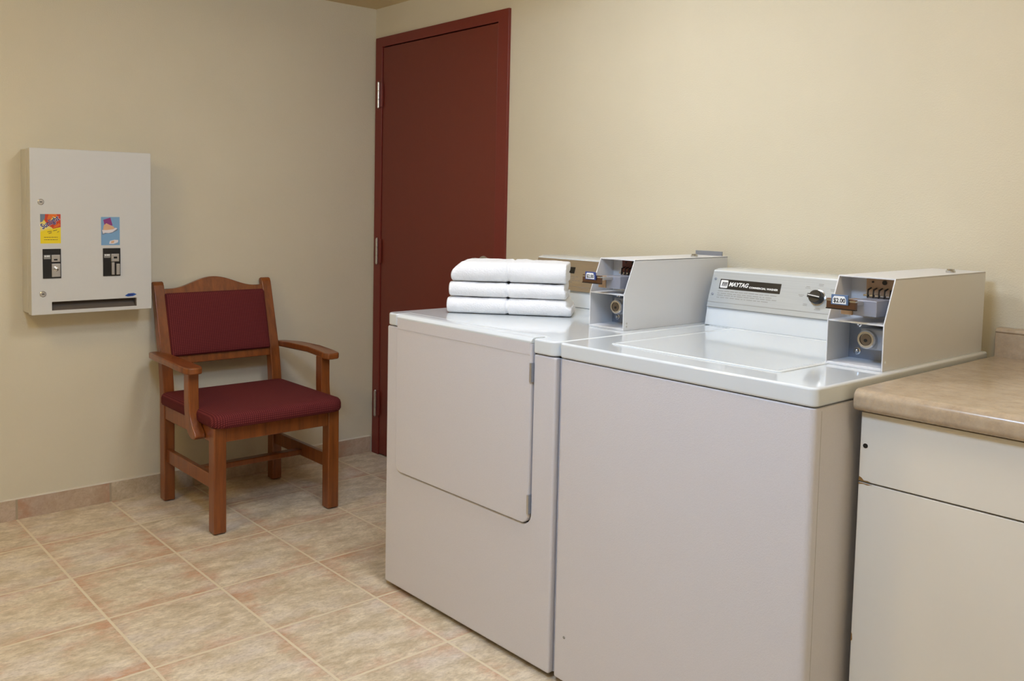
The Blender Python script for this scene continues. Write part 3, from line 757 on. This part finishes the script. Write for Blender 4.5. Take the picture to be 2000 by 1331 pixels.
# coin mechanisms
def mech(yl, yr, zb, zt, kind, label):
    p = MB().box(XF, XF+0.003, yl+1.419, yr+1.419, zb-0.818, zt-0.818).build('coin_mechanism', 'black', front, bevel=0.0006, seg=1)
    p['label'] = label
    W_, H_ = yr-yl, zt-zb
    Y = lambda a: yl+1.419+a*W_
    Z = lambda b: zb-0.818+b*H_
    MB().box(XF+0.003, XF+0.0036, Y(.05), Y(.42), Z(.66), Z(.80)).build('price_strip', 'grey_print', p)
    text('75', 'price_text', (XF+0.0038, Y(.10), Z(.70)), U, Vv, 0.0105, 'white_print', p, width=0.018) if False else None
    q = MB()
    for a in (.09, .20, .29):
        quad(q, (XF+0.0036, Y(a), Z(.735)), U, Vv, R4(0, W_*.08, 0, H_*.045), 0.0002)
    q.build('price_marks', 'white_print', p)
    if kind == 'knob':
        MB().box(XF+0.003, XF+0.008, Y(.46), Y(.93), Z(.56), Z(.80)).build('slot_block', 'satin', p, bevel=0.001)
        MB().box(XF+0.008, XF+0.0083, Y(.58), Y(.78), Z(.61), Z(.66)).build('coin_slot', 'black', p)
        MB().box(XF+0.003, XF+0.006, Y(.47), Y(.95), Z(.05), Z(.50)).build('knob_plate', 'satin', p, bevel=0.001)
        kb = MB().turned((XF+0.006, Y(.69), Z(.32)), (1, 0, 0), [(0, 0.0105), (0.003, 0.010), (0.004, 0.006), (0.012, 0.0055), (0.013, 0.003)], 20).build('return_knob', 'chrome', p)
        MB().box(XF+0.0185, XF+0.0195, Y(.69)-0.003, Y(.69)+0.003, Z(.32)-0.001, Z(.32)+0.001).build('knob_slot', 'black', kb)
    else:
        MB().box(XF+0.003, XF+0.009, Y(.44), Y(.90), Z(.52), Z(.80)).build('slot_block', 'satin', p, bevel=0.0015)
        MB().box(XF+0.009, XF+0.0094, Y(.58), Y(.78), Z(.63), Z(.70)).build('coin_slot', 'black', p)
        MB().turned((XF+0.009, Y(.52), Z(.60)), (1, 0, 0), [(0, 0.004), (0.002, 0.003)], 12).build('block_screw', 'chrome', p)
        for (a, b2, h0, h1) in ((.45, .62, .05, .50), (.72, .93, .05, .44)):
            MB().box(XF+0.003, XF+0.012, Y(a), Y(b2), Z(h0), Z(h1)).build('push_bar', 'satin', p, bevel=0.0015)
mech(-1.608, -1.542, 0.957, 1.070, 'knob', 'black coin plate with a round metal knob')
mech(-1.383, -1.315, 0.958, 1.069, 'bars', 'black coin plate with two metal push bars')
o0 = dl(-1.298, 0.872)
layer(front, 'maker_badge', o0, [(0, 0.004), (0.012, 0.0), (0.034, 0.001), (0.049, 0.008), (0.036, 0.0135), (0.014, 0.0125)], 'logo_blue', 0.0)
layer(front, 'badge_mark', o0, [(0.012, 0.0060), (0.020, 0.0045), (0.033, 0.0058), (0.037, 0.0085), (0.026, 0.0098), (0.016, 0.0088)], 'navy', 0.0002)

# ================================================================ CHAIR
ch = thing('armchair', (0.36, -0.869, 0), 'wooden armchair with maroon woven seat and back pad by the left wall', 'chair')
def C(x, y, z): return (x-0.36, y+0.869, z)
CF = lambda q: C(*q)
YL, YR = -1.145, -0.596           # outer faces of the legs
def fx(z):                        # front face of the rear posts, raked above the seat
    if z < 0.46: return 0.147
    if z < 0.60: return 0.147-(z-0.46)/0.14*0.024
    return 0.123-(z-0.60)/0.315*0.088
def bxk(z):
    if z < 0.46: return 0.098
    if z < 0.60: return 0.098-(z-0.46)/0.14*0.018
    return 0.080-(z-0.60)/0.315*0.074
zz = [0.004, 0.30, 0.44, 0.50, 0.56, 0.60, 0.66, 0.74, 0.82, 0.90]
for ya, yb_ in ((YL, YL+0.046), (YR-0.046, YR)):
    prof = [(fx(z), z) for z in zz]+[(fx(0.915)-0.004, 0.9135), ((fx(.915)+bxk(.915))/2, 0.918), (bxk(0.915)+0.002, 0.912)]+[(bxk(z), z) for z in zz[::-1]]
    lg = MB().prism(prof, 'y', ya, yb_, CF).build('back_post', 'wood', ch, bevel=0.004, seg=3, angle=40)
    MB().cyl(C(0.1225, (ya+yb_)/2, 0), C(0.1225, (ya+yb_)/2, 0.005), 0.013).build('foot_glide', 'gap', lg)
for ya, yb_ in ((YL, YL+0.050), (YR-0.050, YR)):
    lg = MB().box(0.583-0.36, 0.633-0.36, ya+0.869, yb_+0.869, 0.004, 0.412).build('front_leg', 'wood', ch, bevel=0.004)
    MB().cyl(C(0.608, (ya+yb_)/2, 0), C(0.608, (ya+yb_)/2, 0.005), 0.013).build('foot_glide', 'gap', lg)
# seat rails
MB().box(*[v for v in (0.604-0.36, 0.628-0.36, YL+0.050+0.869, YR-0.050+0.869, 0.352, 0.410)]).build('front_rail', 'wood', ch, bevel=0.003)
for y in (YL+0.004, YR-0.028):
    MB().box(0.140-0.36, 0.590-0.36, y+0.869, y+0.024+0.869, 0.352, 0.410).build('side_rail', 'wood', ch, bevel=0.003)
MB().box(0.108-0.36, 0.132-0.36, YL+0.04+0.869, YR-0.04+0.869, 0.352, 0.410).build('rear_rail', 'wood', ch, bevel=0.003)
# H stretcher
for y in (YL+0.012, YR-0.034):
    MB().box(0.140-0.36, 0.590-0.36, y+0.869, y+0.022+0.869, 0.166, 0.222).build('side_stretcher', 'wood', ch, bevel=0.004)
MB().box(0.350-0.36, 0.388-0.36, YL+0.030+0.869, YR-0.030+0.869, 0.172, 0.196).build('cross_stretcher', 'wood', ch, bevel=0.004)
# crest rail (arched) and lower back rail between the posts
ya, yb_ = YL+0.044, YR-0.044
top = []
n = 28
for i in range(n+1):
    f = i/n; y = ya+(yb_-ya)*f
    s = abs(f-0.5)*2
    z = 0.886+0.045*(0.5+0.5*math.cos(math.pi*min(1, s/0.86))) if s < 0.86 else 0.886
    top.append((y, z))
pts = top+[(yb_, 0.858), (ya, 0.858)]
def rake(off):
    return lambda q: C((fx(q[2])+bxk(q[2]))/2+off+q[0], q[1], q[2])
MB().prism(pts, 'x', -0.010, 0.012, rake(0)).build('crest_rail', 'wood', ch, bevel=0.003, seg=3, angle=40)
MB().prism([(ya, 0.572), (yb_, 0.572), (yb_, 0.612), (ya, 0.612)], 'x', -0.010, 0.012, rake(0)).build('back_rail', 'wood', ch, bevel=0.003, angle=40)
# back pad
rings = []
for ins, t_ in ((0.004, -0.012), (0.0, -0.004), (0.0, 0.012), (0.003, 0.019), (0.009, 0.0235), (0.018, 0.0258), (0.05, 0.028), (0.09, 0.029)):
    row = []
    for y, z in rr(ya-0.001, yb_+0.001, 0.606, 0.868, 0.012, ins, 5):
        row.append(C((fx(z)+bxk(z))/2+t_+0.006, y, z))
    rings.append(row)
MB().loft(rings).build('back_pad', 'fabric', ch, angle=60)
# seat cushion
rings = []
for ins, z in ((0.014, 0.411), (0.004, 0.416), (0.0, 0.424), (0.0, 0.444), (0.003, 0.454), (0.010, 0.4610), (0.022, 0.4650), (0.05, 0.4675), (0.10, 0.4695), (0.18, 0.4705)):
    rings.append([C(x, y, z) for x, y in rr(0.120, 0.668, -1.158, -0.583, (0.035, 0.060, 0.060, 0.035), ins, 8)])
MB().loft(rings).build('seat', 'fabric', ch, angle=60)
# arms
for sgn, yi in ((-1, YL), (1, YR)):
    # plan outline: x, outward distance from the leg's outer face
    plan = [(0.085, 0.004), (0.125, 0.0), (0.20, 0.0), (0.36, 0.003), (0.47, 0.0), (0.515, -0.004), (0.536, 0.004), (0.540, 0.025), (0.536, 0.055), (0.522, 0.066),
            (0.48, 0.071), (0.36, 0.073), (0.22, 0.066), (0.14, 0.052), (0.095, 0.044), (0.082, 0.028)]
    plan = [(x, yi+sgn*o) for x, o in plan]
    def az(x): # slight rise in the middle, drop at the back
        return 0.604+0.010*math.sin(math.pi*max(0, min(1, (x-0.08)/0.46)))
    rings = []
    for k in range(len(plan)): pass
    lo_ = [C(x, y, az(x)) for x, y in plan]; hi_ = [C(x, y, az(x)+0.026) for x, y in plan]
    mb = MB(); m_ = len(plan)
    mb.faces(lo_+hi_, [tuple(range(m_))[::-1], tuple(range(m_, 2*m_))]+[(i, (i+1) % m_, m_+(i+1) % m_, m_+i) for i in range(m_)])
    mb.build('armrest', 'wood', ch, bevel=0.006, seg=3, angle=40)
    # curved support: from the arm down past the seat to the side rail
    fr_ = [(0.492, 0.612), (0.493, 0.50), (0.497, 0.460), (0.506, 0.428), (0.524, 0.400), (0.546, 0.380), (0.552, 0.366)]
    bk_ = [(0.540, 0.356), (0.515, 0.354), (0.492, 0.362), (0.470, 0.382), (0.455, 0.415), (0.448, 0.46), (0.446, 0.52), (0.446, 0.612)]
    a_, b_ = sorted((yi-sgn*0.002, yi+sgn*0.040))
    MB().prism(fr_+bk_, 'y', a_, b_, CF).build('arm_support', 'wood', ch, bevel=0.004, angle=40)
